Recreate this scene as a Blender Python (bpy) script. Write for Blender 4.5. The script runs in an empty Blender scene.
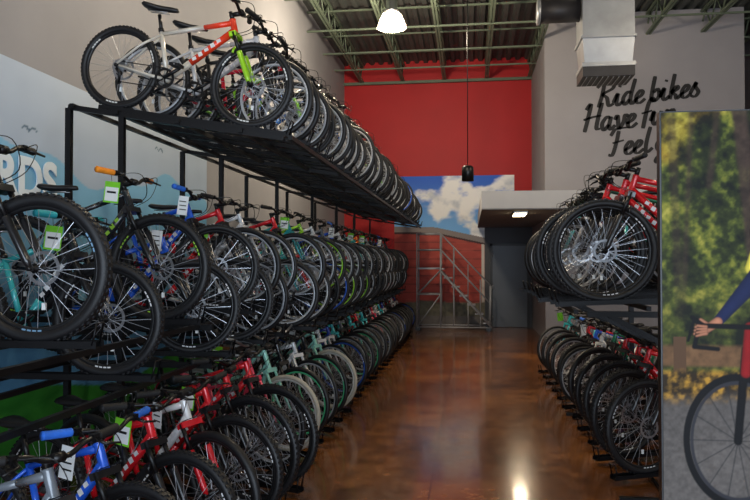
import bpy, math, random
import numpy as np
from mathutils import Vector, Matrix
random.seed(4); np.random.seed(4)
sc = bpy.context.scene
sc.view_settings.view_transform = 'Standard'

# ------------------------------------------------------------ materials
def lin(c):
    return tuple(((v/255.0)/12.92 if v/255.0 <= 0.04045 else ((v/255.0+0.055)/1.055)**2.4) for v in c)
MC = {}
def mat(name, col, rough=0.5, metal=0.0, var=0.12, scale=8.0, emit=0.0, coat=0.0, bump=0.0):
    if name in MC: return MC[name]
    m = bpy.data.materials.new(name); m.use_nodes = True
    nt = m.node_tree; b = nt.nodes['Principled BSDF']
    c = lin(col)
    if var > 0 or bump > 0:
        tc = nt.nodes.new('ShaderNodeTexCoord')
        nz = nt.nodes.new('ShaderNodeTexNoise'); nz.inputs['Scale'].default_value = scale
        nz.inputs['Detail'].default_value = 4
        nt.links.new(tc.outputs['Object'], nz.inputs['Vector'])
        cr = nt.nodes.new('ShaderNodeValToRGB')
        cr.color_ramp.elements[0].position = 0.3; cr.color_ramp.elements[1].position = 0.7
        cr.color_ramp.elements[0].color = (*[v*(1-var) for v in c], 1)
        cr.color_ramp.elements[1].color = (*[min(1, v*(1+var)) for v in c], 1)
        nt.links.new(nz.outputs['Fac'], cr.inputs['Fac'])
        nt.links.new(cr.outputs['Color'], b.inputs['Base Color'])
        if bump > 0:
            bp = nt.nodes.new('ShaderNodeBump'); bp.inputs['Strength'].default_value = bump
            bp.inputs['Distance'].default_value = 0.01
            nt.links.new(nz.outputs['Fac'], bp.inputs['Height'])
            nt.links.new(bp.outputs['Normal'], b.inputs['Normal'])
    else:
        b.inputs['Base Color'].default_value = (*c, 1)
    b.inputs['Roughness'].default_value = rough
    b.inputs['Metallic'].default_value = metal
    if coat: b.inputs['Coat Weight'].default_value = coat
    if emit > 0:
        b.inputs['Emission Color'].default_value = (*c, 1)
        b.inputs['Emission Strength'].default_value = emit
    MC[name] = m
    return m

def floor_mat():
    m = bpy.data.materials.new('stained_concrete'); m.use_nodes = True
    nt = m.node_tree; b = nt.nodes['Principled BSDF']; N = nt.nodes.new; L = nt.links.new
    tc = N('ShaderNodeTexCoord')
    n1 = N('ShaderNodeTexNoise'); n1.inputs['Scale'].default_value = 0.9; n1.inputs['Detail'].default_value = 7; n1.inputs['Roughness'].default_value = 0.62; n1.inputs['Distortion'].default_value = 0.3
    n2 = N('ShaderNodeTexNoise'); n2.inputs['Scale'].default_value = 7; n2.inputs['Detail'].default_value = 8; n2.inputs['Roughness'].default_value = 0.7
    L(tc.outputs['Object'], n1.inputs['Vector']); L(tc.outputs['Object'], n2.inputs['Vector'])
    mx = N('ShaderNodeMath'); mx.operation = 'MULTIPLY_ADD'; mx.inputs[1].default_value = 0.4
    L(n2.outputs['Fac'], mx.inputs[0])
    m2 = N('ShaderNodeMath'); m2.operation = 'MULTIPLY'; m2.inputs[1].default_value = 0.6
    L(n1.outputs['Fac'], m2.inputs[0]); L(m2.outputs[0], mx.inputs[2])
    cr = N('ShaderNodeValToRGB'); e = cr.color_ramp.elements
    e[0].position = 0.36; e[0].color = (*lin((66, 38, 18)), 1)
    e[1].position = 0.66; e[1].color = (*lin((166, 106, 52)), 1)
    k = e.new(0.5); k.color = (*lin((112, 66, 29)), 1)
    L(mx.outputs[0], cr.inputs['Fac'])
    sp = N('ShaderNodeSeparateXYZ'); L(tc.outputs['Object'], sp.inputs[0])
    def joint(sock, period, off):
        a = N('ShaderNodeMath'); a.operation = 'ADD'; a.inputs[1].default_value = off; L(sock, a.inputs[0])
        w = N('ShaderNodeMath'); w.operation = 'PINGPONG'; w.inputs[1].default_value = period/2; L(a.outputs[0], w.inputs[0])
        g = N('ShaderNodeMath'); g.operation = 'LESS_THAN'; g.inputs[1].default_value = 0.006; L(w.outputs[0], g.inputs[0])
        return g.outputs[0]
    j1 = joint(sp.outputs[0], 4.6, 0.3); j2 = joint(sp.outputs[1], 4.6, 1.2)
    jm = N('ShaderNodeMath'); jm.operation = 'MAXIMUM'; L(j1, jm.inputs[0]); L(j2, jm.inputs[1])
    mix = N('ShaderNodeMix'); mix.data_type = 'RGBA'; L(jm.outputs[0], mix.inputs[0]); L(cr.outputs['Color'], mix.inputs[6]); mix.inputs[7].default_value = (*lin((45, 25, 14)), 1)
    L(mix.outputs[2], b.inputs['Base Color'])
    rr = N('ShaderNodeMapRange'); rr.inputs[3].default_value = 0.12; rr.inputs[4].default_value = 0.3; L(n2.outputs['Fac'], rr.inputs[0])
    L(rr.outputs[0], b.inputs['Roughness'])
    b.inputs['Coat Weight'].default_value = 0.5; b.inputs['Coat Roughness'].default_value = 0.1
    bp = N('ShaderNodeBump'); bp.inputs['Strength'].default_value = 0.12; bp.inputs['Distance'].default_value = 0.01
    L(n2.outputs['Fac'], bp.inputs['Height']); L(bp.outputs['Normal'], b.inputs['Normal'])
    return m

# ------------------------------------------------------------ mesh builder
class MB:
    def __init__(s): s.V = []; s.F = []; s.M = []; s.S = []
    def add(s, v, f, m=0, sm=True):
        o = len(s.V); s.V.extend([tuple(p) for p in v])
        for q in f:
            s.F.append(tuple(o+i for i in q)); s.M.append(m); s.S.append(sm)
    def box(s, c, size, m=0, R=None):
        hx, hy, hz = size[0]/2, size[1]/2, size[2]/2
        v = [Vector((x, y, z)) for x in (-hx, hx) for y in (-hy, hy) for z in (-hz, hz)]
        if R is not None: v = [R @ p for p in v]
        c = Vector(c); v = [p+c for p in v]
        s.add(v, [(0,1,3,2),(4,6,7,5),(0,4,5,1),(2,3,7,6),(0,2,6,4),(1,5,7,3)], m, False)
    def bx(s, x0, x1, y0, y1, z0, z1, m=0):
        s.box(((x0+x1)/2, (y0+y1)/2, (z0+z1)/2), (abs(x1-x0), abs(y1-y0), abs(z1-z0)), m)
    def tube(s, pts, r, n=8, m=0, cap=True, sm=True):
        pts = [Vector(p) for p in pts]; k = len(pts)
        if not isinstance(r, (list, tuple)): r = [r]*k
        v = []; up = None
        for i in range(k):
            t = (pts[min(i+1, k-1)]-pts[max(i-1, 0)])
            if t.length < 1e-9: t = Vector((0, 0, 1))
            t.normalize()
            if up is None:
                up = Vector((0, 0, 1)) if abs(t.z) < 0.9 else Vector((1, 0, 0))
            a = t.cross(up)
            if a.length < 1e-6: a = t.cross(Vector((0, 1, 0)))
            a.normalize(); bb = a.cross(t); up = bb.copy()
            for j in range(n):
                th = 2*math.pi*(j+0.5)/n
                v.append(pts[i]+a*(r[i]*math.cos(th))+bb*(r[i]*math.sin(th)))
        f = [(i*n+j, i*n+(j+1) % n, (i+1)*n+(j+1) % n, (i+1)*n+j) for i in range(k-1) for j in range(n)]
        if cap: f += [tuple(range(n))[::-1], tuple((k-1)*n+j for j in range(n))]
        s.add(v, f, m, sm and n > 4)
    def bar(s, a, b, w, m=0): s.tube([a, b], w*0.7071, 4, m, True, False)
    def rev(s, prof, n, c, m=0, closed=True, sm=True, axis='y'):
        v = []; k = len(prof)
        for i in range(n):
            t = 2*math.pi*i/n
            for (r, y) in prof:
                if axis == 'y': v.append((c[0]+r*math.cos(t), c[1]+y, c[2]+r*math.sin(t)))
                else: v.append((c[0]+r*math.cos(t), c[1]+r*math.sin(t), c[2]+y))
        f = []
        for i in range(n):
            for j in range(k if closed else k-1):
                a = i*k+j; b = i*k+(j+1) % k; i2 = (i+1) % n
                f.append((a, b, i2*k+(j+1) % k, i2*k+j))
        s.add(v, f, m, sm)
    def mesh(s, name, mats):
        me = bpy.data.meshes.new(name); me.from_pydata(s.V, [], s.F)
        for mm in mats: me.materials.append(mm)
        me.polygons.foreach_set('material_index', s.M)
        me.polygons.foreach_set('use_smooth', s.S)
        me.update(); return me
    def obj(s, name, mats, parent=None):
        o = bpy.data.objects.new(name, s.mesh(name, mats)); sc.collection.objects.link(o)
        if parent: o.parent = parent
        return o
def cr_spline(P, k=6):
    P = [np.array(p, float) for p in P]
    if len(P) == 2: return [tuple(P[0]), tuple(P[1])]
    Q = [2*P[0]-P[1]]+P+[2*P[-1]-P[-2]]; out = []
    for i in range(1, len(Q)-2):
        for j in range(k):
            t = j/k
            out.append(tuple(0.5*((2*Q[i])+(-Q[i-1]+Q[i+1])*t+(2*Q[i-1]-5*Q[i]+4*Q[i+1]-Q[i+2])*t*t+(-Q[i-1]+3*Q[i]-3*Q[i+1]+Q[i+2])*t**3)))
    out.append(tuple(P[-1])); return out

# ------------------------------------------------------------ bicycle
M_TIRE = mat('tyre_rubber', (18, 18, 21), 0.5, 0, 0.2, 30)
M_STEEL = mat('brushed_steel', (170, 172, 176), 0.3, 0.9, 0.08, 20)
M_SPOKE = mat('spoke_steel', (190, 193, 200), 0.3, 0.6, 0.05)
M_BLACK = mat('black_alloy', (18, 18, 20), 0.35, 0.2, 0.1, 20)
M_SADDLE = mat('saddle_vinyl', (18, 18, 20), 0.45, 0, 0.1, 20)
M_TAG = mat('tag_card', (232, 235, 235), 0.6, 0, 0.03)
M_TAGG = mat('tag_green', (120, 205, 40), 0.6, 0, 0.05)

def bike_mesh(name, frame, front=None, fork=(22,22,24), grip=(22,22,24), rim=(26,26,28), tire=None, R=0.345, tr=0.028,
              W=1.06, fs=1.0, style='mtb', steer=0.0, tag=0, rise=0.03, saddle=None, knob=True, decal=(225,225,225), rim_m=0.3):
    b = MB()
    fr = mat('paint_%d_%d_%d' % frame, frame, 0.25, 0.1, 0.05, 5, coat=0.6)
    f2 = mat('paint_%d_%d_%d' % (front or frame), front or frame, 0.25, 0.1, 0.05, 5, coat=0.6)
    fk = mat('paint_%d_%d_%d' % fork, fork, 0.28, 0.1, 0.05, 5, coat=0.6)
    gr = mat('grip_%d_%d_%d' % grip, grip, 0.7, 0, 0.1, 40)
    rm = mat('rim_%d_%d_%d' % rim, rim, 0.35, rim_m, 0.05)
    ti = M_TIRE if tire is None else mat('tyre_%d_%d_%d' % tire, tire, 0.6, 0, 0.08)
    sd = M_SADDLE if saddle is None else mat('saddle_%d_%d_%d' % saddle, saddle, 0.5, 0, 0.08)
    dc = mat('decal_%d_%d_%d' % decal, decal, 0.4, 0, 0.02)
    mats = [fr, f2, fk, ti, rm, M_STEEL, M_BLACK, gr, sd, M_TAG, M_TAGG, M_SPOKE, dc]
    V = Vector
    def wheel(cx, rear):
        c = (cx, 0, R); Rc = R-tr
        prof = [(Rc+tr*math.cos(t)*(1.0), tr*1.02*math.sin(t)) for t in [2*math.pi*i/12 for i in range(12)]]
        b.rev(prof, 60, c, 3)
        if knob:
            N = 64
            for i in range(N):
                for (yy, rr, off) in ((0.0, 0.0, 0), (0.62, -0.0055, .5), (-0.62, -0.0055, .5)):
                    t = 2*math.pi*(i+off)/N
                    rad = R+rr
                    RM = Matrix.Rotation(-t, 3, 'Y')
                    b.box((cx+rad*math.cos(t), yy*tr, R+rad*math.sin(t)), (0.007, tr*0.5, 0.015), 3, RM)
        ri = R-2*tr+0.004
        b.rev([(ri+0.006, -0.013), (ri+0.006, 0.013), (ri-0.012, 0.011), (ri-0.018, 0.004), (ri-0.018, -0.004), (ri-0.012, -0.011)], 48, c, 4)
        for k in range(3):
            for sgn in (1, -1):
                for q in range(4):
                    t = k*2.1+q*0.09+0.3
                    rad = ri-0.004
                    b.box((cx+rad*math.cos(t), sgn*0.0125, R+rad*math.sin(t)), (0.009, 0.002, 0.018), 12, Matrix.Rotation(-t, 3, 'Y'))
        ns = 28
        for i in range(ns):
            t = 2*math.pi*i/ns; sgn = 1 if i % 2 else -1
            tw = 0.55*(1 if (i//2) % 2 else -1)
            a = (cx+0.022*math.cos(t+tw), sgn*0.028, R+0.022*math.sin(t+tw))
            e = (cx+(ri-0.014)*math.cos(t), 0, R+(ri-0.014)*math.sin(t))
            b.tube([a, e], 0.0014, 3, 11, False)
        b.tube([(cx, -0.05, R), (cx, -0.03, R), (cx, -0.028, R), (cx, 0.028, R), (cx, 0.03, R), (cx, 0.05, R)], [0.012, 0.013, 0.024, 0.024, 0.013, 0.012], 12, 6)
        if style != 'cruiser':
            b.rev([(0.082, 0.041), (0.082, 0.043), (0.066, 0.043), (0.066, 0.041)], 32, c, 5, sm=False)
            for i in range(6):
                t = i*math.pi/3
                b.tube([(cx+0.02*math.cos(t), 0.042, R+0.02*math.sin(t)), (cx+0.068*math.cos(t+.5), 0.042, R+0.068*math.sin(t+.5))], 0.003, 4, 5)
        b.box((cx+.03, 0.0, R-ri*0.6), (0.018, 0.01, 0.032), 9)
    rear = V((-W, 0, R)); BB = V((-W+0.425*fs, 0, R-0.05*fs))
    sdv = V((-0.29, 0, 0.957)); ST = BB+sdv*0.42*fs
    hd = V((-0.36, 0, 0.933)); AX = V((0, 0, R)); P0 = AX+V((-0.042, 0, -0.016))
    Lf = R+0.085
    HB = P0+hd*Lf; HT = HB+hd*(0.12*fs+(0.05 if style == 'cruiser' else 0))
    wheel(-W, True)
    mid = lambda a, c, t: a+(c-a)*t
    tt0, tt1 = ST-sdv*0.03, HT-hd*0.025
    dt0, dt1 = BB, HB+hd*0.02
    if style == 'cruiser':
        arc = cr_spline([tuple(ST-sdv*0.12*fs), tuple(mid(ST-sdv*0.12*fs, tt1, .4)+V((0, 0, -.05))), tuple(mid(ST, tt1, .75)+V((0, 0, -.02))), tuple(tt1)])
        b.tube(arc, 0.017, 10, 0)
        arc = cr_spline([tuple(dt0), tuple(mid(dt0, dt1, .5)+V((0.05, 0, -.07))), tuple(dt1)])
        b.tube(arc, 0.02, 10, 0)
        arc = cr_spline([tuple(ST-sdv*0.22*fs), tuple(mid(BB, tt1, .5)), tuple(HB+hd*0.05)])
        b.tube(arc, 0.012, 8, 0)
    else:
        b.tube([tt0, mid(tt0, tt1, .6)], [0.016, 0.018], 10, 0); b.tube([mid(tt0, tt1, .6), tt1], [0.018, 0.02], 10, 1)
        b.tube([dt0, mid(dt0, dt1, .35)], [0.022, 0.025], 10, 0); b.tube([mid(dt0, dt1, .35), dt1], [0.025, 0.026], 10, 1)
        ddir = (dt1-dt0).normalized(); ang = math.atan2(ddir.z, ddir.x)
        for i in range(5):
            p = mid(dt0, dt1, 0.42+0.09*i)
            for sg in (1, -1):
                b.box((p.x, sg*0.0255, p.z), (0.03, 0.002, 0.03 if i % 2 else 0.022), 12, Matrix.Rotation(-ang+0.2, 3, 'Y'))
    b.tube([BB-sdv*0.02, ST], 0.017, 10, 0)
    b.tube([HB-hd*0.005, HB+hd*0.01, HT-hd*0.01, HT], [0.026, 0.023, 0.022, 0.025], 12, 1)
    b.tube([BB+V((0, -0.04, 0)), BB+V((0, 0.04, 0))], 0.023, 12, 0)
    for s in (1, -1):
        b.tube([BB+V((-0.02, s*0.025, 0)), BB+V((-0.1, s*0.045, 0.005)), rear+V((0.02, s*0.062, 0))], [0.012, 0.012, 0.009], 8, 0)
        b.tube([ST-sdv*0.04+V((0, s*0.018, 0)), mid(ST, rear, .45)+V((0, s*0.045, 0)), rear+V((0, s*0.062, 0.01))], [0.01, 0.009, 0.008], 8, 0)
        b.tube([rear+V((0, s*0.05, 0)), rear+V((0, s*0.075, 0))], 0.013, 8, 6)
    SP = ST+sdv*0.13*fs
    b.tube([ST-sdv*0.02, SP], 0.0135, 10, 6); b.tube([ST-sdv*0.015, ST+sdv*0.012], 0.021, 10, 6)
    b.tube([SP+V((0.07, 0.02, 0.018)), SP+V((-0.08, 0.02, 0.018))], 0.004, 5, 5); b.tube([SP+V((0.07, -0.02, 0.018)), SP+V((-0.08, -0.02, 0.018))], 0.004, 5, 5)
    wd = 1.25 if style == 'cruiser' else 1.0
    secs = [(0.15, 0.008, 0.006, -0.006), (0.14, 0.02, 0.016, 0), (0.08, 0.024, 0.02, 0.001), (0.0, 0.04*wd, 0.022, 0.0), (-0.06, 0.066*wd, 0.024, 0.004), (-0.11, 0.074*wd, 0.024, 0.011), (-0.13, 0.05*wd, 0.014, 0.012)]
    v = []; n = 10
    for (x, w, h, dz) in secs:
        for j in range(n):
            t = 2*math.pi*j/n
            v.append((SP.x+x*0.95, w*math.cos(t), SP.z+0.042+dz+h*math.sin(t)*(1 if math.sin(t) > 0 else 0.9)))
    k = len(secs)
    f = [(i*n+j, i*n+(j+1) % n, (i+1)*n+(j+1) % n, (i+1)*n+j) for i in range(k-1) for j in range(n)]+[tuple(range(n))[::-1], tuple((k-1)*n+j for j in range(n))]
    b.add(v, f, 8)
    b.rev([(0.085*fs, -0.048), (0.085*fs, -0.051), (0.064*fs, -0.051), (0.064*fs, -0.048)], 40, BB, 5 if style == 'cruiser' else 6, sm=False)
    for i in range(5):
        t = i*1.2566
        b.tube([BB+V((0.01*math.cos(t), -0.05, 0.01*math.sin(t))), BB+V((0.068*fs*math.cos(t), -0.05, 0.068*fs*math.sin(t)))], 0.006, 5, 6)
    ca = 0.6
    for s in (1, -1):
        cv = V((math.cos(ca), 0, math.sin(ca)))*0.165*fs*s
        a0 = BB+V((0, -s*0.062, 0)); a1 = a0+cv+V((0, -s*0.01, 0))
        b.tube([a0, a1], [0.014, 0.01], 8, 6)
        b.tube([a1, a1+V((0, -s*0.11, 0))], 0.006, 6, 5)
        b.box(a1+V((0, -s*0.065, 0)), (0.075, 0.085, 0.02), 6)
    for (rr, yy) in ((0.05, -0.028), (0.043, -0.033), (0.036, -0.038), (0.029, -0.043), (0.023, -0.048)):
        b.rev([(rr, yy), (rr, yy-0.002), (0.01, yy-0.002), (0.01, yy)], 24, rear, 5, sm=False)
    b.tube([BB+V((0, -0.05, 0.083*fs)), rear+V((0, -0.04, 0.036))], 0.0042, 4, 6)
    b.tube([BB+V((0, -0.05, -0.083*fs)), rear+V((0.035, -0.045, -0.11))], 0.0042, 4, 6)
    b.tube([rear+V((0.0, -0.06, -0.02)), rear+V((0.03, -0.055, -0.05)), rear+V((0.03, -0.045, -0.12))], [0.012, 0.014, 0.008], 6, 6)
    for dz in (-0.05, -0.115):
        b.rev([(0.016, -0.004), (0.016, 0.004), (0.003, 0.004), (0.003, -0.004)], 14, rear+V((0.03, -0.045, dz)), 6, sm=False)
    b.tube([BB+V((-0.09, 0.04, -0.005)), BB+V((-0.3*fs, 0.07, 0.01))], 0.007, 6, 6)
    if style == 'cruiser':
        for (cx, t0, t1) in ((-W, 0.1, 2.9),):
            Rf = R+0.015; vv = []; ff = []; q = 20
            for i in range(q+1):
                t = t0+(t1-t0)*i/q
                for y, dr in ((-0.032, -0.012), (-0.02, 0), (0.02, 0), (0.032, -0.012)):
                    vv.append((cx+(Rf+dr)*math.cos(t), y, R+(Rf+dr)*math.sin(t)))
            for i in range(q):
                for j in range(3): ff.append((i*4+j, i*4+j+1, (i+1)*4+j+1, (i+1)*4+j))
            b.add(vv, ff, 0)
    i0 = len(b.V)
    wheel(0, False)
    cr = HB-hd*0.02
    b.box(cr, (0.05, 0.15, 0.035), 2, Matrix.Rotation(math.radians(-21), 3, 'Y'))
    for s in (1, -1):
        top = cr+V((0, s*0.064, 0.012)); bot = AX+V((0, s*0.064, 0))
        if style == 'mtb':
            m2 = mid(top, bot, .38)
            b.tube([top, m2], 0.0135, 8, 5 if fork == (22,22,24) else 6)
            b.tube([m2, m2+(bot-top)*0.02, mid(top, bot, .9), bot], [0.019, 0.0205, 0.019, 0.013], 10, 2)
        else:
            b.tube([top, mid(top, bot, .5)+V((-0.005, 0, 0)), bot], [0.015, 0.013, 0.009], 8, 2)
        b.tube([AX+V((0, s*0.05, 0)), AX+V((0, s*0.082, 0))], 0.012, 8, 6)
    if style == 'mtb':
        ar = [cr+V((0.02, 0.064*math.cos(t), -0.13+0.05*math.sin(t))) for t in [math.pi*i/8 for i in range(9)]]
        b.tube(ar, 0.009, 6, 2)
    S = HT+hd*0.035
    b.tube([HT, HT+hd*0.055], 0.017, 10, 6)
    if style == 'cruiser':
        Fp = S+V((0.04, 0, 0.06)); b.tube([S, Fp], 0.015, 8, 5)
        half = [(Fp.x, 0, Fp.z), (Fp.x+0.01, 0.08, Fp.z+0.01), (Fp.x+0.0, 0.22, Fp.z+0.07), (Fp.x-0.1, 0.31, Fp.z+0.08), (Fp.x-0.26, 0.33, Fp.z+0.06)]
    else:
        Fp = S+V((0.075, 0, 0.02)); b.tube([S, Fp], 0.017, 8, 6)
        half = [(Fp.x, 0, Fp.z), (Fp.x, 0.06, Fp.z), (Fp.x-0.005, 0.13, Fp.z+rise), (Fp.x-0.03, 0.24, Fp.z+rise+0.008), (Fp.x-0.055, 0.33*(.6+.4*fs), Fp.z+rise+0.012)]
    b.tube([Fp+V((0, -0.025, 0)), Fp+V((0, 0.025, 0))], 0.022, 10, 6)
    for s in (1, -1):
        hp = [(p[0], p[1]*s, p[2]) for p in half]
        b.tube(cr_spline(hp, 4), 0.0115, 8, 6 if style != 'cruiser' else 5)
        e = V(hp[-1]); d = (V(hp[-2])-e).normalized()
        b.tube([e-d*0.004, e, e+d*0.12, e+d*0.125], [0.02, 0.0195, 0.0185, 0.02], 10, 7)
        q = e+d*0.15
        b.box(q, (0.03, 0.03, 0.03), 6)
        b.tube([q+V((0.01, 0, -0.005)), q+V((0.055, s*0.01, -0.02)), q+V((0.065, s*0.08, -0.03))], [0.009, 0.007, 0.005], 6, 6)
        g = cr_spline([tuple(q+V((0.02, -s*0.01, 0))), (Fp.x+0.11, s*0.1, Fp.z+0.03), (Fp.x+0.1, s*0.03, Fp.z-0.1), (HT.x+0.02, s*0.03, HT.z-0.12)], 5)
        b.tube(g, 0.0027, 4, 6)
    if tag:
        e = V((half[-2][0], -half[-2][1]*0.9, half[-2][2]))
        b.tube([e, e+V((0.01, -0.01, -0.06))], 0.0015, 3, 6)
        c = e+V((0.01, -0.012, -0.125))
        Rm = Matrix.Rotation(0.12, 3, 'Y')
        if tag == 1:
            b.box(c, (0.10, 0.002, 0.13), 10, Rm); b.box(c+V((0, -0.0018, -0.012)), (0.086, 0.002, 0.085), 9, Rm)
            b.box(c+V((0, -0.003, -0.0)), (0.06, 0.002, 0.012), 6, Rm)
        else:
            b.box(c, (0.075, 0.002, 0.14), 9, Rm)
            for q in range(3): b.box(c+V((0, -0.0018, 0.03-0.03*q)), (0.05, 0.002, 0.007), 6, Rm)
    if steer:
        Rm = Matrix.Rotation(steer, 3, hd)
        for i in range(i0, len(b.V)):
            b.V[i] = tuple(Rm @ (V(b.V[i])-P0)+P0)
    return b.mesh(name, mats)

BK = (24, 24, 27); SV = (180, 182, 186)
M = {}
K = dict(R=0.3, tr=0.022, fs=0.84, knob=False)
M['kid_orange'] = bike_mesh('kid_bike_a', (215, 208, 194), (245, 66, 34), (160, 220, 40), R=0.3, tr=0.022, W=0.99, fs=0.86, decal=(230,230,225))
M['kid_white'] = bike_mesh('kid_bike_b', (215, 215, 215), (215, 215, 215), (30, 30, 34), W=.96, rim=SV, **K)
M['kid_red'] = bike_mesh('kid_bike_c', (215, 30, 60), None, BK, W=.96, steer=0.2, rim=SV, **K)
M['kid_black'] = bike_mesh('kid_bike_d', (30, 30, 34), None, BK, W=.96, steer=-0.15, rim=SV, **K)
M['kid_green'] = bike_mesh('kid_bike_e', (130, 205, 50), None, (130,205,50), W=.96, steer=0.1, **K)
M['kid_blue'] = bike_mesh('kid_bike_f', (40, 120, 220), None, BK, W=.96, steer=-0.1, rim=SV, tag=1, **K)
M['near_black'] = bike_mesh('mtb_a', (28, 30, 36), (30, 34, 42), BK, R=0.35, tr=0.031, W=.99, tag=1, decal=(120,160,190))
M['black_orange'] = bike_mesh('mtb_b', (34, 38, 44), None, BK, (250, 145, 30), R=0.345, tr=0.028, W=.98, tag=1, decal=(150,200,60))
M['black_teal'] = bike_mesh('mtb_c', (60, 180, 185), (34, 38, 44), BK, (40, 175, 190), R=0.33, tr=0.028, W=.94, tag=1)
M['blue'] = bike_mesh('mtb_d', (30, 95, 220), None, BK, (40, 110, 220), R=0.335, tr=0.025, W=1.0, tag=2, steer=0.1)
M['red'] = bike_mesh('mtb_e', (220, 24, 38), None, BK, R=0.34, tr=0.025, W=1.0, knob=False, rim=SV)
M['red_tag'] = bike_mesh('mtb_e2', (220, 24, 38), None, BK, R=0.345, tr=0.026, W=1.03, tag=1, steer=.1)
M['red_white'] = bike_mesh('mtb_f', (220, 24, 38), (225, 225, 225), (220, 24, 38), R=0.345, tr=0.025, W=1.0, tag=2, knob=False, steer=-0.12)
M['grey'] = bike_mesh('mtb_g', (110, 116, 124), None, BK, R=0.34, tr=0.024, W=1.0, knob=False, rim=SV)
M['black'] = bike_mesh('mtb_h', (26, 26, 28), None, BK, R=0.34, tr=0.025, W=1.0, knob=False, steer=0.08)
M['white'] = bike_mesh('hyb_a', (220, 222, 225), None, (220,222,225), R=0.34, tr=0.019, W=1.0, style='hybrid', knob=False, rim=SV, steer=-.1)
M['teal'] = bike_mesh('hyb_b', (50, 175, 185), None, (50,175,185), R=0.34, tr=0.019, W=1.0, style='hybrid', knob=False, tag=1, rim=SV)
M['lime'] = bike_mesh('hyb_c', (150, 215, 50), None, BK, R=0.34, tr=0.023, W=1.0, knob=False, steer=.12, rim=(140,200,50))
M['navy'] = bike_mesh('hyb_d', (30, 60, 150), None, (200,200,205), R=0.34, tr=0.02, W=1.0, knob=False, style='hybrid', steer=.05, rim=(40,90,190))
M['orange'] = bike_mesh('hyb_e', (245, 115, 30), None, BK, R=0.34, tr=0.024, W=1.0, knob=False, steer=-.08)
M['cruise_mint'] = bike_mesh('cruiser_a', (150, 215, 200), None, (150,215,200), (120, 80, 50), rim=(215,215,210), tire=(172,166,152), R=0.335, tr=0.02, W=1.0, style='cruiser', knob=False, saddle=(120,80,50), tag=2)
M['cruise_black'] = bike_mesh('cruiser_b', (26, 26, 30), None, BK, (24,24,26), rim=(90,210,150), R=0.335, tr=0.022, W=1.0, style='cruiser', knob=False)
M['cruise_pink'] = bike_mesh('cruiser_c', (225, 70, 100), None, (225,70,100), (24,24,26), rim=SV, R=0.335, tr=0.022, W=1.0, style='cruiser', knob=False, tag=1)
M['red_29'] = bike_mesh('mtb_29r', (225, 26, 38), (225, 26, 38), BK, R=0.37, tr=0.027, W=1.1, fs=1.06, tag=0, steer=0.1, knob=True)
M['black_29'] = bike_mesh('mtb_29b', (26, 26, 28), (210, 24, 34), BK, R=0.37, tr=0.027, W=1.1, fs=1.06, tag=0)
M['green_29'] = bike_mesh('mtb_29g', (26, 130, 90), None, BK, R=0.37, tr=0.027, W=1.1, fs=1.06, tag=0, knob=False)

def place(kind, x, y, z, yaw=0.0, pitch=0.0, roll=0.0):
    o = bpy.data.objects.new('bicycle', M[kind]); sc.collection.objects.link(o)
    o.matrix_world = Matrix.Translation((x, y, z)) @ Matrix.Rotation(yaw, 4, 'Z') @ Matrix.Rotation(pitch, 4, 'Y') @ Matrix.Rotation(roll, 4, 'X')
    return o

MR = mat('rack_black_steel', (16, 16, 19), 0.45, 0.4, 0.1, 10)
rack = MB(); rackR = MB()
def tray(mb, x, y, z, yaw, pitch, Ln=1.5, fr=0.38):
    T = Matrix.Translation((x, y, z)) @ Matrix.Rotation(yaw, 4, 'Z') @ Matrix.Rotation(pitch, 4, 'Y')
    R3 = T.to_3x3()
    c = T @ Vector((fr-Ln/2, 0, -0.012)); mb.box(c, (Ln, 0.07, 0.006), 0, R3)
    for s in (1, -1):
        c = T @ Vector((fr-Ln/2, s*0.036, 0.004)); mb.box(c, (Ln, 0.005, 0.03), 0, R3)
    p = [T @ Vector((fr-0.02, s*0.034, 0.0)) for s in (1, -1)]
    q = [T @ Vector((fr+0.0, s*0.034, 0.10)) for s in (1, -1)]
    mb.tube([p[0], q[0], q[1], p[1]], 0.006, 5, 0)

TOP = math.radians(9.5)
rnd = random.Random(11)
COL = ['black', 'grey', 'red', 'white', 'teal', 'blue', 'navy', 'lime', 'red_tag', 'white', 'orange', 'black']
ys = [4.72]+[5.08+0.335*i for i in range(36)]
kinds_top = ['kid_orange', 'kid_white', 'kid_black', 'kid_red', 'kid_green', 'kid_white', 'kid_blue', 'kid_black', 'kid_white']
for i, y in enumerate(ys):
    k = kinds_top[i] if i < len(kinds_top) else rnd.choice(['black', 'grey', 'kid_black', 'kid_white', 'kid_blue', 'white', 'red', 'kid_green', 'kid_red', 'navy'])
    yy = y+(0 if i == 0 else rnd.uniform(-.03, .03)); xx = -1.51+(-.05 if i == 0 else rnd.uniform(-.03, .04))
    yw = rnd.uniform(-.04, .04) if i else 0.0
    place(k, xx, yy, 2.63 if i else 2.64, yw, TOP)
    tray(rack, xx, yy, 2.63, yw, TOP, 1.42, 0.33)
hi = [3.0, 4.25, 5.15, 5.8]+[6.4+0.6*i for i in range(18)]
lo = [2.2, 3.72, 4.75, 5.5]+[6.1+0.6*i for i in range(18)]
kh = ['near_black', 'black_orange', 'blue', 'red', 'white', 'red', 'teal', 'lime', 'white']
kl = ['near_black', 'black_teal', 'blue', 'red_tag', 'white', 'grey', 'teal', 'red_white', 'navy']
for i, y in enumerate(hi):
    k = kh[i] if i < len(kh) else rnd.choice(COL)
    x = (-1.98 if i < 2 else -1.93)+rnd.uniform(-.01, .01); yw = rnd.uniform(-.05, .05)
    if i > 4: x += 0.14
    place(k, x, y, 1.32, yw); tray(rack, x, y, 1.32, yw, 0, 1.33, 0.3)
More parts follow.
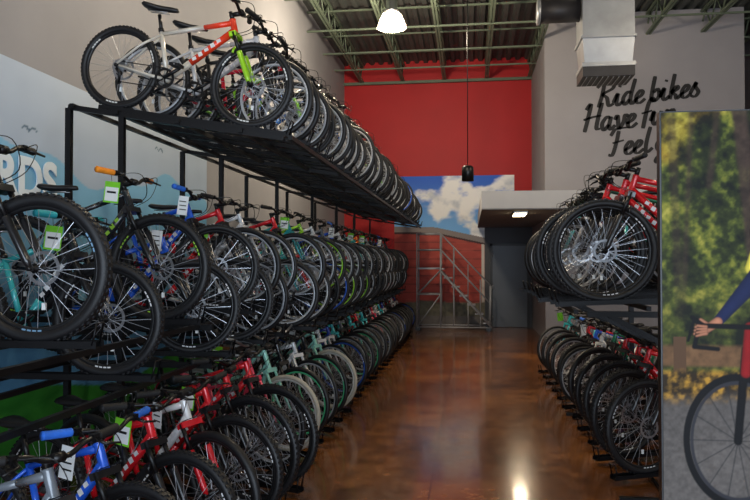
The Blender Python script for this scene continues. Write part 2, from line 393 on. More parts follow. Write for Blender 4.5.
for i, y in enumerate(lo):
    k = kl[i] if i < len(kl) else rnd.choice(COL)
    x = (-2.03 if i < 2 else -1.94)+rnd.uniform(-.01, .01); yw = rnd.uniform(-.05, .05)
    if i > 4: x += 0.14
    place(k, x, y, 1.05, yw); tray(rack, x, y, 1.05, yw, 0, 1.3, 0.3)
lows = [2.5, 2.95, 3.4, 3.85, 4.25, 4.65, 5.05, 5.5, 5.95, 6.4, 6.85]
kb = ['grey', 'blue', 'red_tag', 'red_white', 'red_tag', 'black_29', 'red_29', 'cruise_pink', 'cruise_mint', 'cruise_black', 'white', 'cruise_black', 'cruise_mint', 'white', 'navy', 'teal']
while lows[-1] < 16.4: lows.append(lows[-1]+0.44)
for i, y in enumerate(lows):
    k = kb[i] if i < len(kb) else rnd.choice(['white', 'black', 'cruise_black', 'grey', 'red', 'white', 'cruise_pink', 'navy', 'teal'])
    yw = math.radians(-20)+rnd.uniform(-.06, .06); x = (-1.46 if y < 5.2 else -1.58)+rnd.uniform(-.03, .03)
    place(k, x, y, 0.05, yw); tray(rack, x, y, 0.05, yw, 0, 1.3, 0.25)
def beam(mb, a, b_, w=0.05): mb.bar(a, b_, w, 0)
py = [2.3, 4.62, 6.6, 8.6, 10.6, 12.6, 14.6, 16.9]
for p in py:
    top = 2.62+0.93*0.167-0.05 if p > 4 else 2.0
    for X in (-2.42, -2.82):
        rack.bx(X-0.02, X+0.02, p-0.02, p+0.02, 0, top if X > -2.5 else top+(.067 if p > 4 else 0))
    rack.bx(-2.82, -2.0, p-0.02, p+0.02, 0.0, 0.05)
    for z in (1.01, 1.27):
        rack.bx(-2.82, -1.75, p-0.015, p+0.015, z-0.04, z)
    if p > 4:
        beam(rack, (-1.25, p, 2.54), (-2.82, p, 2.80), 0.035)
for X in (-1.2, -1.55, -2.0, -2.45, -2.78):
    z = 2.59+(-1.51-X)*0.167
    beam(rack, (X, 4.58, z), (X, 17.2, z), 0.03)
for z in (1.02, 1.28):
    for X in (-1.85, -2.42, -2.8): beam(rack, (X, 2.25, z-0.02), (X, 17.0, z-0.02), 0.03)
for X in (-1.6, -2.6): beam(rack, (X, 2.25, 0.012), (X, 17.0, 0.012), 0.022)
rack.obj('bicycle_rack', [MR])

yr = [5.2, 5.5, 5.78, 6.05, 6.32, 6.6, 6.88, 7.16, 7.44, 7.75]
kr = ['black_29', 'red_29', 'red_29', 'green_29', 'black', 'red', 'white', 'black', 'teal', 'black']
for i, y in enumerate(yr):
    yw = math.pi+rnd.uniform(-.06, .06); x = 0.94+rnd.uniform(-.04, .04)
    place(kr[i], x, y, 1.41, yw, math.radians(3)); tray(rackR, x, y, 1.41, yw, math.radians(3), 1.5, 0.36)
y = 5.7; i = 0
kr2 = ['black_29', 'red_29', 'black_29', 'red_29', 'green_29', 'white', 'blue', 'red', 'black', 'grey', 'teal', 'orange', 'grey', 'black']
while y < 10.9:
    yw = math.pi+math.radians(24)+rnd.uniform(-.06, .06); x = 1.33+rnd.uniform(-.03, .03)
    place(kr2[i % len(kr2)], x, y, 0.05, yw); tray(rackR, x, y, 0.05, yw, 0, 1.35, 0.3)
    y += 0.52; i += 1
for p in (5.0, 6.5, 8.0):
    for X in (1.75, 2.45): rackR.bx(X-.025, X+.025, p-.025, p+.025, 0, 1.36)
    rackR.bx(0.8, 2.45, p-.02, p+.02, 1.32, 1.36)
    beam(rackR, (0.95, p, 1.33), (1.75, p, 0.9), 0.035)
for X in (0.72, 1.2, 1.75, 2.3): beam(rackR, (X, 4.95, 1.37+(X-.94)*.05), (X, 8.05, 1.37+(X-.94)*.05), 0.03)
for X in (1.4, 2.2): beam(rackR, (X, 5.1, 0.012), (X, 11.2, 0.012), 0.022)
for p in (5.2, 8.0, 11.1): rackR.bx(1.05, 2.5, p-.02, p+.02, 0, .03)
rackR.obj('bicycle_rack', [MR])

# ------------------------------------------------------------ room shell
XL, XR, YF, YB, ZC = -3.36, 6.6, -3.2, 18.6, 7.0
WG = mat('wall_grey_paint', (144, 144, 149), 0.8, 0, 0.05, 1.5, bump=0.05)
WR = mat('wall_red_paint', (176, 6, 16), 0.6, 0, 0.06, 1.5, bump=0.05)
def slab(name, x0, x1, y0, y1, z0, z1, m):
    b = MB(); b.bx(x0, x1, y0, y1, z0, z1); return b.obj(name, [m])
slab('floor', XL-.2, XR+.2, YF-.2, YB+.2, -0.2, 0, floor_mat())
slab('wall_left', XL-.2, XL, YF-.2, YB+.2, 0, ZC+.4, WG)
slab('wall_right', XR, XR+.2, YF-.2, YB+.2, 0, ZC+.4, WG)
slab('wall_back', XL, XR, YB, YB+.2, 0, ZC+.4, WR)
b = MB()
b.bx(XL, XR, YF-.2, YF, 0, 0.3); b.bx(XL, XR, YF-.2, YF, 3.4, ZC+.4); b.bx(XL, XL+.6, YF-.2, YF, .3, 3.4); b.bx(XR-.6, XR, YF-.2, YF, .3, 3.4)
b.obj('wall_front', [WG])
b = MB()
for x in np.linspace(XL+.6, XR-.6, 6): b.bx(x-.03, x+.03, YF-.15, YF-.05, .3, 3.4)
for z in (.33, 2.4, 3.37): b.bx(XL+.6, XR-.6, YF-.15, YF-.05, z-.03, z+.03)
b.obj('window_1', [M_BLACK])
slab('wall_grey_partition', 1.6, 5.65, 15.35, 15.55, 0, ZC, mat('partition_grey_paint', (148, 146, 152), 0.8, 0, 0.05, 1.2))
slab('wall_partition_side', 1.6, 1.75, 15.55, YB, 0, ZC, WG)
WD = mat('recess_grey_paint', (72, 74, 80), 0.7, 0, 0.05, 2)
slab('wall_recess', 0.38, 1.6, YB-.04, YB-.002, 0, 2.6, WD)
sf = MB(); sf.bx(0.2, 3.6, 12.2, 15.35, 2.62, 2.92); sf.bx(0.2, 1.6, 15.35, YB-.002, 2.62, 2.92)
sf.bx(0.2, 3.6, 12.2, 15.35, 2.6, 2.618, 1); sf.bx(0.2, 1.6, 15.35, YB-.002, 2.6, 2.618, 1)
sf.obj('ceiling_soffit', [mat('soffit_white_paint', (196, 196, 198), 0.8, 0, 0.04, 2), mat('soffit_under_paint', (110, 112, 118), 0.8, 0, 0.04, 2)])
sl = MB(); sl.bx(0.78, 1.02, 12.7, 13.4, 2.57, 2.599, 0); sl.bx(0.8, 1.0, 12.72, 13.38, 2.55, 2.572, 1)
sl.obj('recessed_ceiling_light', [M_STEEL, mat('fixture_glow', (255, 225, 170), 0.5, 0, 0, emit=14)])
d = MB(); MD = mat('door_grey_paint', (74, 80, 90), 0.45, 0.0, 0.05, 3)
d.bx(0.58, 1.46, YB-.09, YB-.045, 0.01, 2.12, 0)
for (a, c) in ((0.52, 0.58), (1.46, 1.52)): d.bx(a, c, YB-.11, YB-.045, 0, 2.18, 1)
d.bx(0.52, 1.52, YB-.11, YB-.045, 2.12, 2.18, 1)
d.tube([(1.38, YB-.09, 1.0), (1.38, YB-.15, 1.0)], .02, 8, 2); d.tube([(1.38, YB-.15, 1.0), (1.27, YB-.15, 1.0)], .012, 8, 2)
for z in (.25, 1.05, 1.9): d.tube([(0.585, YB-.1, z-.05), (0.585, YB-.1, z+.05)], .012, 6, 2)
d.obj('door_1', [MD, mat('door_frame', (36, 38, 44), 0.5), M_STEEL])
bb = MB(); bb.bx(XL, XL+.015, YF, YB, 0, .1); bb.obj('baseboard_left', [M_BLACK])
bb = MB(); bb.bx(1.6, 5.65, 15.335, 15.35, 0, .1); bb.obj('baseboard_back', [M_BLACK])

cb = MB(); vs = []; fs_ = []; x = XL; pts = []
while x < XR:
    pts += [(x, ZC), (x+.09, ZC), (x+.12, ZC+.07), (x+.21, ZC+.07)]; x += 0.24
for (px, pz) in pts: vs += [(px, YF, pz), (px, YB, pz)]
for i in range(len(pts)-1): fs_.append((2*i, 2*i+1, 2*i+3, 2*i+2))
cb.add(vs, fs_, 0, False)
cb.obj('ceiling', [mat('ceiling_deck_paint', (72, 76, 74), 0.6, 0.1, 0.1, 2)])
jb = MB()
MJ = mat('joist_paint', (96, 108, 92), 0.55, 0.2, 0.1, 3)
for X in np.arange(XL+.5, XR, 1.1):
    zt, zb = ZC-.06, ZC-.48
    for dx in (-.03, .03):
        jb.bar((X+dx, 2, zt), (X+dx, YB-.02, zt), .04); jb.bar((X+dx, 2, zb), (X+dx, YB-.02, zb), .04)
    y = 2.0; u = True
    while y < YB-.4:
        jb.tube([(X, y, zt if u else zb), (X, y+.33, zb if u else zt)], .017, 5, 0); y += .33; u = not u
for Y in (9.0, 12.4, 14.2, 15.8, 17.2):
    jb.bar((XL, Y, ZC-.5), (XR, Y, ZC-.5), .035); jb.bar((XL, Y, ZC-.1), (XR, Y, ZC-.1), .035)
jb.bar((XL, 18.5, ZC-.52), (XR, 18.5, ZC-.52), .07)
jb.obj('ceiling_joists', [MJ])

# ------------------------------------------------------------ printed panels
def vnoise(u, v, seed):
    r = np.random.RandomState(seed).rand(128, 128)
    i = np.floor(u).astype(int); j = np.floor(v).astype(int); fu = u-i; fv = v-j
    fu = fu*fu*(3-2*fu); fv = fv*fv*(3-2*fv)
    a = r[i % 128, j % 128]; b_ = r[(i+1) % 128, j % 128]; c = r[i % 128, (j+1) % 128]; d_ = r[(i+1) % 128, (j+1) % 128]
    return (a*(1-fu)+b_*fu)*(1-fv)+(c*(1-fu)+d_*fu)*fv
def fbm(u, v, seed, o=4):
    s = 0; a = .5
    for k in range(o): s = s+a*vnoise(u*2**k, v*2**k, seed+k); a *= .5
    return s/(1-.5**o)
def L3(c): return np.array(lin(c))
def print_panel(name, org, ud, vd, w, h, nu, nv, func, rough=0.5, parent=None, spec=.5):
    U, Vv = np.meshgrid(np.linspace(0, w, nu), np.linspace(0, h, nv))
    col = np.clip(func(U, Vv), 0, 1)
    P = np.array(org)[None, None]+U[..., None]*np.array(ud)+Vv[..., None]*np.array(vd)
    me = bpy.data.meshes.new(name)
    me.vertices.add(nu*nv); me.vertices.foreach_set('co', P.reshape(-1).astype(np.float32))
    idx = np.arange(nu*nv).reshape(nv, nu)
    q = np.stack([idx[:-1, :-1], idx[:-1, 1:], idx[1:, 1:], idx[1:, :-1]], -1).reshape(-1, 4)
    me.loops.add(q.size); me.loops.foreach_set('vertex_index', q.reshape(-1).astype(np.int32))
    me.polygons.add(len(q)); me.polygons.foreach_set('loop_start', (np.arange(len(q))*4).astype(np.int32))
    me.update(calc_edges=True)
    at = me.color_attributes.new('print', 'FLOAT_COLOR', 'POINT')
    rgba = np.concatenate([col, np.ones(col.shape[:2]+(1,))], -1).reshape(-1).astype(np.float32)
    at.data.foreach_set('color', rgba)
    m = bpy.data.materials.new(name+'_print'); m.use_nodes = True; nt = m.node_tree
    a = nt.nodes.new('ShaderNodeAttribute'); a.attribute_name = 'print'
    bs = nt.nodes['Principled BSDF']; nt.links.new(a.outputs['Color'], bs.inputs['Base Color']); bs.inputs['Roughness'].default_value = rough
    bs.inputs['Specular IOR Level'].default_value = spec
    me.materials.append(m)
    o = bpy.data.objects.new(name, me); sc.collection.objects.link(o)
    if parent: o.parent = parent
    return o
def blend(c, mask, col): return c*(1-mask[..., None])+np.asarray(col)*mask[..., None]
def sm(x, a, b_): t = np.clip((x-a)/(b_-a), 0, 1); return t*t*(3-2*t)
def seg(U, V, a, b_):
    ax, ay = a; bx_, by = b_; dx, dy = bx_-ax, by-ay
    t = np.clip(((U-ax)*dx+(V-ay)*dy)/(dx*dx+dy*dy), 0, 1)
    return np.hypot(U-ax-t*dx, V-ay-t*dy), t

def barn(U, V):
    t = sm(V, 2.4, 4)
    c = blend(np.ones(U.shape+(3,))*L3((120, 185, 245)), t, L3((26, 96, 210)))
    cl = fbm(U*1.3+1, V*2.0, 12, 5); k = sm(cl+0.16*np.exp(-((V-3.2)/.45)**2)-.1*sm(V, 3.6, 4), .5, .66)
    c = blend(c, k, L3((255, 255, 255)))
    c = blend(c, sm(fbm(U*3, V*4, 9, 4), .5, .8)*k*.5, L3((140, 160, 190)))
    roof = 2.62-0.02*U-0.2*np.maximum(U-1.1, 0)
    red = np.ones(U.shape+(3,))*L3((176, 62, 50))
    pl = np.abs(((V*4.5) % 1)-.5); red = blend(red, sm(pl, .40, .48)*.75, L3((92, 28, 24)))
    red = blend(red, sm(fbm(U*4, V*9, 21), .4, .7)*.5, L3((200, 84, 66)))
    c = blend(c, sm(roof-V, 0, .02), 0*c+red)
    rf = ((roof-V > -.02) & (roof-V < .12)).astype(float)
    c = blend(c, rf, L3((138, 128, 126)))
    c = blend(c, ((roof-V > .12) & (roof-V < .17)).astype(float), L3((60, 24, 24)))
    c = blend(c, ((U > 2.3)&(U < 2.38)&(V < roof-.16)).astype(float), L3((210, 200, 190)))
    g = sm(.62+.12*fbm(U*6, V*0, 3)-V, 0, .06)
    c = blend(c, g, 0*c+L3((104, 100, 82))*(0.6+.8*fbm(U*14, V*14, 33)[..., None]))
    c = blend(c, sm(.3-V, 0, .05), 0*c+L3((110, 104, 100))*(.8+.4*fbm(U*10, V*10, 35)[..., None]))
    return c
mu = print_panel('barn_wall_mural', (-2.0, YB-.012, 0.0), (1, 0, 0), (0, 0, 1), 3.15, 3.98, 210, 270, barn, .6)

def hills(U, V):
    c = np.ones(U.shape+(3,))*L3((168, 186, 208))
    m1 = 2.42+.12*np.sin(U*2.1+.5)+.05*np.sin(U*6)
    c = blend(c, sm(m1-V, 0, .015), L3((122, 182, 218)))
    m2 = 1.3+.2*np.sin(U*1.4+2)
    c = blend(c, sm(m2-V, 0, .015), L3((90, 150, 195)))
    c = blend(c, sm(.55+.1*np.sin(U*1.9)-V, 0, .015), L3((50, 135, 45)))
    for (a, b2) in ((.95, 2.6), (3.2, 2.8)):
        for s in (1, -1):
            dd = np.abs(V-(b2+.035*np.cos((U-a-s*.05)*30))); mk = ((np.abs(U-a-s*.05) < .05)&(dd < .01)).astype(float)
            c = blend(c, mk, L3((50, 90, 120)))
    return c
lp = print_panel('wall_graphic_panel', (XL+.012, 4.0, .1), (0, 1, 0), (0, 0, 1), 4.6, 3.1, 240, 200, hills, .55)
cu = bpy.data.curves.new('letters', 'FONT'); cu.body = 'BIRDS'; cu.size = .42; cu.offset = .014; cu.extrude = .004
t = bpy.data.objects.new('letters', cu); sc.collection.objects.link(t); t.parent = lp
t.location = (XL+.02, 4.2, 2.2); t.rotation_euler = (math.pi/2, 0, math.pi/2); cu.materials.append(mat('letter_white', (228, 240, 248), .6, 0, .02))

def cyclist(U, V):
    S = 660+U*280; T = 262-(V-1.7)*280
    n1 = fbm(S/20, T/20, 50, 5); n2 = fbm(S/80+5, T/80, 60, 3); n3 = fbm(S/6, T/6, 70, 4); n4 = fbm(S/3, T/3, 90, 2)
    def ramp(x, stops):
        out = np.zeros(x.shape+(3,))
        xs = [s_[0] for s_ in stops]; cs = np.array([L3(s_[1]) for s_ in stops])
        for k in range(3): out[..., k] = np.interp(x, xs, cs[:, k])
        return out
    g = np.clip((.45*n1+.25*n2+.3*n3-.5)*1.5+.5, 0, 1)
    c = ramp(g, [(.22, (12, 18, 10)), (.4, (46, 54, 22)), (.5, (84, 92, 34)), (.6, (128, 128, 46)), (.78, (200, 184, 84))])
    yel = ramp(g, [(.25, (54, 36, 12)), (.42, (136, 88, 20)), (.55, (206, 146, 34)), (.75, (240, 204, 80))])
    c = blend(c, sm(n2+.4*np.exp(-((S-705)/45)**2-((T-150)/50)**2)-.2*sm(T, 200, 300), .58, .82)*.85, yel)
    for (a, b2, w, q) in (((730, 90), (752, 340), 7, .9), ((722, 60), (705, 210), 3, .7), ((820, 80), (860, 330), 12, .85), ((900, 70), (893, 300), 7, .85), ((690, 100), (680, 330), 2.5, .6), ((775, 60), (740, 190), 3, .8), ((668, 90), (676, 340), 4, .5), ((712, 100), (760, 210), 2.5, .7)):
        dd, _ = seg(S, T, a, b2); c = blend(c, sm(w-dd, -2.5, 2.5)*q, 0*c+L3((66, 50, 42))*(.3+1.2*n3[..., None]))
    c = blend(c, sm(T, 290, 350)*.8, ramp(g, [(.25, (22, 26, 16)), (.5, (72, 78, 32)), (.75, (140, 130, 56))]))
    c = blend(c, sm(T, 366, 372)*sm(392-T, 0, 5), 0*c+L3((116, 84, 56))*(.5+.9*n3[..., None]))
    for sx in (676, 766, 856, 946): c = blend(c, ((np.abs(S-sx) < 6)&(T > 360)&(T < 420)).astype(float), L3((92, 66, 46)))
    c = blend(c, sm(T, 390, 398), ramp(n3, [(.3, (48, 36, 20)), (.5, (112, 84, 36)), (.7, (190, 140, 50))]))
    road = sm(T-(420-(S-660)*.12)+8*n1, 0, 18)
    c = blend(c, road, 0*c+L3((92, 86, 82))*(.7+.6*n4[..., None])*(.8+.5*n2[..., None]))
    blk = L3((12, 12, 15))
    def ring(cx, cy, rx, ry, w):
        r = np.hypot((S-cx)/rx, (T-cy)/ry); return sm(w-np.abs(r-1)*min(rx, ry), -.7, .7)
    for (cx, cy, rx, ry) in ((730, 462, 48, 62), (912, 455, 44, 60)):
        c2 = c
        for k in range(14):
            a = k*math.pi*2/14; dd, _ = seg(S, T, (cx, cy), (cx+rx*math.cos(a), cy+ry*math.sin(a))); c2 = blend(c2, sm(.7-dd, -.5, .5)*.6, L3((40, 40, 44)))
        c = blend(c2, ring(cx, cy, rx, ry, 3.2), blk); c = blend(c, ring(cx, cy, rx-5, ry-5, 1.4), L3((50, 50, 56)))
    def st(a, b2, w, col, w2=None):
        nonlocal c
        dd, tt = seg(S, T, a, b2); ww = w+((w2 if w2 is not None else w)-w)*tt
        sh = (1.08-.55*np.clip(dd/np.maximum(ww, .1), 0, 1)**2)*(.75+.5*n1)
        c = blend(c, sm(ww-dd, -.8, .8), 0*c+np.asarray(col)*sh[..., None])
    red = L3((200, 24, 28))
    st((730, 462), (738, 372), 4, blk); st((740, 380), (810, 462), 5, red); st((742, 372), (855, 372), 4.5, red)
    st((810, 462), (855, 365), 4.5, red); st((810, 462), (912, 455), 3, red); st((855, 375), (912, 455), 2.5, red)
    st((738, 395), (742, 350), 5, L3((150, 20, 24))); st((842, 348), (882, 346), 6, blk)
    skin = L3((190, 126, 96)); navy = L3((24, 34, 72))
    st((862, 345), (792, 388), 24, blk, 17); st((792, 388), (804, 470), 15, skin, 9); st((804, 470), (785, 482), 9, L3((220, 220, 220)), 6)
    st((862, 350), (822, 425), 22, blk, 15); st((822, 425), (842, 500), 13, skin, 8); st((842, 500), (822, 512), 9, L3((220, 220, 220)), 6)
    st((865, 330), (795, 265), 36, L3((214, 196, 84)), 34); st((800, 285), (767, 308), 32, L3((235, 236, 240)), 26)
    st((758, 268), (745, 292), 12, L3((235, 215, 80)), 7)
    st((778, 255), (748, 302), 12, navy, 9)
    st((748, 302), (712, 345), 9, navy, 5); st((712, 345), (702, 352), 4.5, skin, 4)
    for k in range(4): st((701, 350+k*2.2), (692-k*.6, 347+k*3.4), 1.9, skin, 1.4)
    st((703, 348), (696, 343), 1.8, skin, 1.5)
    st((742, 350), (697, 349), 2.6, blk); st((697, 349), (688, 341), 3.4, blk, 2.2); st((690, 343), (684, 364), 1.4, blk); st((694, 352), (690, 370), 2.2, blk); st((690, 370), (712, 372), 2.2, blk)
    for k in range(4): st((701, 350+k*2.2), (693-k*.3, 349+k*3.4), 1.5, skin, 1.1)
    st((790, 240), (780, 222), 13, skin); r = np.hypot((S-774)/22, (T-200)/28); c = blend(c, sm(1-r, -.03, .03), skin)
    r = np.hypot((S-777)/29, (T-184)/20); c = blend(c, sm(1-r, -.03, .03)*(T < 192), L3((225, 228, 230)))
    for k in range(3): st((760+k*14, 180), (764+k*14, 170), 2, blk)
    st((756, 200), (776, 199), 4, blk); st((764, 217), (771, 217), 1, L3((130, 50, 50)))
    st((756, 204), (753, 209), 2, skin)
    return c*.86
ban = MB(); bx0, bx1, by = 0.675, 1.95, 2.62
ban.bx(bx0, bx1, by, by+.04, 0.08, 2.24, 0)
for xx in (bx0+.15, bx1-.15):
    ban.bx(xx-.03, xx+.03, by-.25, by+.3, 0, .03, 0); ban.bx(xx-.025, xx+.025, by, by+.04, 0.02, .1, 0)
bo = ban.obj('cyclist_poster_stand', [M_BLACK])
print_panel('print', (bx0+.006, by-.002, .085), (1, 0, 0), (0, 0, 1), bx1-bx0-.012, 2.15, 440, 730, cyclist, .6, parent=bo, spec=.2)

# ------------------------------------------------------------ wall script lettering
G = {
'i': ([[(0,.25),(.25,.95),(.22,.3),(.38,0),(.7,.3)], [(.32,1.45),(.36,1.6)]], .6),
'e': ([[(0,.3),(.4,.55),(.52,.85),(.33,1),(.1,.6),(.15,.12),(.4,0),(.75,.3)]], .66),
'd': ([[(.6,.85),(.35,1),(.08,.5),(.25,0),(.58,.4)], [(.78,2),(.62,.8),(.62,.2),(.78,0),(1,.3)]], .92),
'b': ([[(.25,2),(.18,1),(.18,.2),(.42,0),(.7,.4),(.55,.95),(.25,.7)], [(.6,.75),(.8,.7)]], .75),
'k': ([[(.28,2),(.2,1),(.14,0)], [(.18,.5),(.5,1),(.62,.8),(.3,.5),(.5,.3),(.62,0),(.9,.3)]], .85),
's': ([[(0,.25),(.35,1.1),(.32,.8),(.58,.35),(.38,0),(.05,.12)]], .62),
'a': ([[(.6,.85),(.35,1),(.08,.5),(.25,0),(.56,.4)], [(.64,1),(.58,.3),(.72,0),(1,.3)]], .92),
'v': ([[(0,.7),(.15,1),(.28,.3),(.4,0),(.62,.5),(.68,1),(.95,.85)]], .82),
'u': ([[(0,.3),(.17,1),(.15,.3),(.35,0),(.6,.4)], [(.66,1),(.62,.3),(.76,0),(1,.3)]], .92),
'n': ([[(0,.5),(.17,1),(.13,0)], [(.15,.5),(.45,1),(.6,.75),(.58,.2),(.75,0),(1,.3)]], .92),
'f': ([[(.75,1.75),(.55,2.05),(.36,1.7),(.25,.9),(.17,-.2)], [(-.05,.95),(.65,1.1)]], .62),
'l': ([[(.36,2),(.22,.9),(.23,.1),(.4,0),(.7,.3)]], .55),
'g': ([[(.6,.85),(.35,1),(.08,.5),(.25,.05),(.56,.4)], [(.64,1),(.58,0),(.48,-.8),(.2,-.9),(.2,-.55),(.95,.3)]], .9),
'o': ([[(.4,1),(.1,.7),(.14,.1),(.4,0),(.66,.4),(.56,.9),(.4,1),(.6,.75),(.9,.8)]], .8),
'R': ([[(.35,2),(.28,1),(.12,0)], [(-.15,1.6),(.3,2.1),(.95,2.05),(1,1.45),(.35,1.05),(.65,.7),(.85,.05),(1.2,.2)]], 1.15),
'H': ([[(0,1.7),(.28,2.1),(.2,1),(.08,0)], [(1.05,2.15),(.9,1),(.88,.2),(1.15,.15)], [(-.1,.95),(.5,1.1),(1.1,1.15)]], 1.15),
'F': ([[(.4,1.95),(.32,1),(.15,.05),(-.15,.1)], [(-.15,1.6),(.2,2.1),(1.2,2.15)], [(.05,1.0),(.85,1.15)]], .95),
' ': ([], .35)}
wl = MB()
def script(text, X, Z, s, ang, Y):
    cx = 0
    for ch in text:
        st, adv = G[ch]
        for k in st:
            P = cr_spline([(p[0]+cx, p[1]) for p in k], 8)
            P = [(p[0]+.2*p[1], p[1]) for p in P]; n = len(P); vv = []
            for i in range(n):
                a = P[max(i-1, 0)]; b2 = P[min(i+1, n-1)]; dx, dy = b2[0]-a[0], b2[1]-a[1]; l = math.hypot(dx, dy) or 1
                w = (.07+.08*abs(dy)/l)*(0.8 if i in (0, n-1) else 1)
                nx, ny = -dy/l, dx/l
                for sg in (1, -1):
                    u, v2 = P[i][0]+nx*w*sg, P[i][1]+ny*w*sg
                    u *= s*1.1; v2 *= s
                    vv.append((X+u*math.cos(ang)-v2*math.sin(ang), Y, Z+u*math.sin(ang)+v2*math.cos(ang)))
            wl.add(vv, [(2*i, 2*i+1, 2*i+3, 2*i+2) for i in range(n-1)], 0, False)
        cx += adv
script('Ride bikes', 2.68, 4.98, .262, .09, 15.343)
script('Have fun', 2.4, 4.46, .275, .09, 15.343)
script('Feel good', 2.95, 3.95, .262, .09, 15.343)
wl.obj('wall_script_lettering', [mat('lettering_black', (20, 18, 22), .6, 0, .03)])

# ------------------------------------------------------------ duct
du = MB()
def ring_sections(mb, secs, m):
    v = []
    for (cx, cy, hx, hy, z) in secs: v += [(cx-hx, cy-hy, z), (cx+hx, cy-hy, z), (cx+hx, cy+hy, z), (cx-hx, cy+hy, z)]
    n = len(secs); f = [(i*4+j, i*4+(j+1) % 4, (i+1)*4+(j+1) % 4, (i+1)*4+j) for i in range(n-1) for j in range(4)]
    f += [(3, 2, 1, 0), tuple((n-1)*4+j for j in range(4))]; mb.add(v, f, m, False)
dx, dy = 1.97, 10.6
ring_sections(du, [(dx, dy, .36, .3, 4.36), (dx, dy, .36, .3, 4.5)], 1)
ring_sections(du, [(dx, dy, .37, .31, 4.5), (dx, dy, .37, .31, 4.56)], 0)
ring_sections(du, [(dx, dy, .33, .27, 4.56), (dx, dy, .36, .3, 4.9), (dx, dy, .36, .3, 6.9)], 0)
for z in (4.91, 5.55, 6.2): ring_sections(du, [(dx, dy, .385, .325, z), (dx, dy, .385, .325, z+.035)], 0)
for i in range(9):
    x = dx-.3+i*.075; du.box((x, dy, 4.355), (.008, .52, .03), 0, Matrix.Rotation(.5, 3, 'Y'))
du.tube([(dx-.36, dy, 5.42), (dx-.95, dy, 5.42)], .17, 20, 1); du.tube([(dx-.93, dy, 5.42), (dx-.97, dy, 5.42)], .19, 20, 0)
du.obj('air_duct', [mat('galvanised_duct', (160, 163, 168), .38, .6, .12, 4), mat('duct_grille_dark', (50, 48, 50), .5, .3, .1)])

pe = MB()
pe.tube([(-.03, 10.1, 3.04), (-.03, 10.1, ZC)], .006, 6, 0)
pe.rev([(.0, .08), (.05, .08), (.08, .06), (.085, .0), (.085, -.14), (.075, -.14), (.075, 0.0), (0, .04)], 24, (-.03, 10.1, 3.0), 0, closed=False, axis='z')
pe.rev([(0, -.06), (.04, -.07), (.05, -.1), (.0, -.12)], 16, (-.03, 10.1, 3.0), 1, closed=False, axis='z')
pe.obj('pendant_lamp', [M_BLACK, mat('bulb_dim', (200, 190, 170), .4, 0, 0, emit=.6)])

hb = MB()
hb.rev([(0, .34), (.08, .34), (.1, .3), (.1, .1), (.14, .06), (.0, .05)], 24, (0, 0, 0), 0, closed=False, axis='z')
hb.rev([(.1, .06), (.16, .02), (.21, -.08), (.25, -.2), (.255, -.22)], 32, (0, 0, 0), 1, closed=False, axis='z')
hb.rev([(0, .04), (.07, .0), (.1, -.1), (.07, -.2), (0, -.22)], 20, (0, 0, 0), 2, closed=False, axis='z')
hb.tube([(0, 0, .34), (0, 0, .95)], .01, 6, 0)
gl = bpy.data.materials.new('prismatic_acrylic'); gl.use_nodes = True
g = gl.node_tree.nodes['Principled BSDF']; g.inputs['Base Color'].default_value = (.9, .85, .75, 1); g.inputs['Roughness'].default_value = .3
g.inputs['Emission Color'].default_value = (1, .85, .6, 1); g.inputs['Emission Strength'].default_value = .25; g.inputs['Alpha'].default_value = .4
hm = hb.mesh('high_bay_lamp', [M_STEEL, gl, mat('lamp_glow', (255, 232, 190), .4, 0, 0, emit=14)])
for (x, y, e) in ((-1.33, 11.95, 520), (-1.0, 6.2, 240), (-1.33, 1.0, 90), (3.6, 6.0, 90), (3.6, 1.0, 70), (4.2, 9.2, 130)):
    o = bpy.data.objects.new('high_bay_lamp', hm); sc.collection.objects.link(o); o.location = (x, y, 5.96)
    l = bpy.data.lights.new('lamp_bulb', 'POINT'); l.energy = e; l.color = (1, .84, .62); l.shadow_soft_size = .22
    lo_ = bpy.data.objects.new('lamp_bulb', l); sc.collection.objects.link(lo_); lo_.parent = o; lo_.location = (0, 0, -.5)

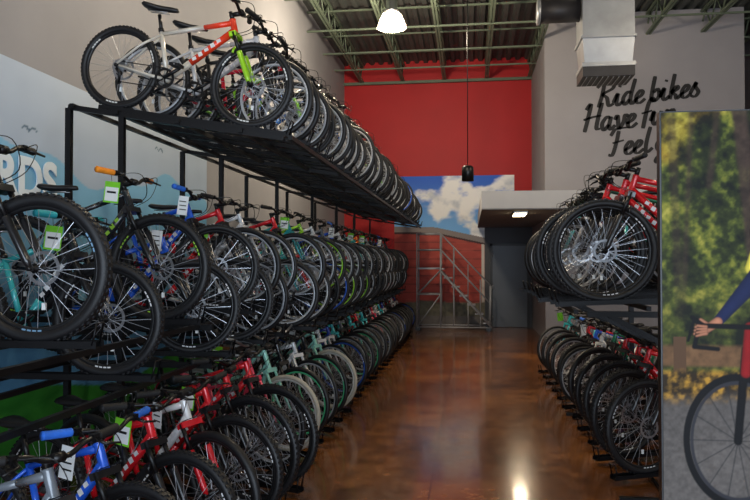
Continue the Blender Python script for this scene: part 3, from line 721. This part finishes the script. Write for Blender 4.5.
# ------------------------------------------------------------ rolling ladder
ld = MB(); y0, y1 = 17.25, 17.9
xs0, xs1 = .42, -.72
n = 7
for i in range(n):
    z = .22*(i+1); x = xs0+(xs1-xs0)*i/(n-1)
    ld.bx(x-.11, x+.09, y0+.02, y1-.02, z-.025, z, 0)
ld.bx(-1.3, -.7, y0+.02, y1-.02, 1.52, 1.56, 0)
for y in (y0, y1):
    T = lambda a, c, r=.018: ld.tube([a, c], r, 7, 0)
    T((xs0+.1, y, .1), (xs1-.02, y, 1.5), .024)
    T((xs0+.1, y, .1), (-1.3, y, .1)); T((-1.3, y, .1), (-1.3, y, 2.4)); T((-.72, y, .1), (-.72, y, 2.4))
    T((-1.3, y, 2.4), (-.72, y, 2.4)); T((-1.3, y, 2.0), (-.72, y, 2.0)); T((-.72, y, 2.4), (.5, y, 1.12)); T((-.72, y, 2.0), (.45, y, .72), .014); T((.5, y, 1.12), (.48, y, .2))
    T((-1.3, y, .1), (-.72, y, .9), .014); T((-1.3, y, .9), (-.72, y, .9), .014); T((-1.3, y, .9), (-.72, y, 1.5), .014)
    for x in (-.4, -.05, .25):
        zz = .1+1.4*(xs0+.1-x)/1.24; T((x, y, .1), (x, y, zz), .012); T((x, y, zz), (x, y, zz+.9 if x < 0 else zz+.85), .012)
    for x in (-1.28, .45): ld.rev([(.06, -.015), (.06, .015), (.01, .015), (.01, -.015)], 16, (x, y, .062), 1, sm=False)
for z in (.1, .5, 1.0, 2.0, 2.4): ld.tube([(-1.3, y0, z), (-1.3, y1, z)], .017, 7, 0)
ld.obj('rolling_ladder', [mat('ladder_grey_steel', (150, 152, 158), .45, .2, .1), M_BLACK])

# ------------------------------------------------------------ lights
def area(name, loc, rot, sx, sy, e, col):
    l = bpy.data.lights.new(name, 'AREA'); l.shape = 'RECTANGLE'; l.size = sx; l.size_y = sy; l.energy = e; l.color = col
    o = bpy.data.objects.new(name, l); sc.collection.objects.link(o); o.location = loc; o.rotation_euler = rot
area('window_daylight', (1.7, YF-.4, 1.9), (math.radians(90), 0, 0), 8.4, 3.2, 640, (.72, .85, 1))
area('soffit_light', (.9, 13.05, 2.53), (0, 0, 0), .2, .5, 12, (1, .85, .65))
w = bpy.data.worlds.new('world'); sc.world = w; w.use_nodes = True
w.node_tree.nodes['Background'].inputs[0].default_value = (.6, .75, 1, 1); w.node_tree.nodes['Background'].inputs[1].default_value = .5

# ------------------------------------------------------------ camera
cam = bpy.data.cameras.new('camera'); cam.lens = 33.6; cam.sensor_width = 36; cam.clip_end = 100
co = bpy.data.objects.new('camera', cam); sc.collection.objects.link(co)
co.location = (0, 0, 1.7); co.rotation_euler = (math.radians(90.98), 0, math.radians(7.73))
sc.camera = co
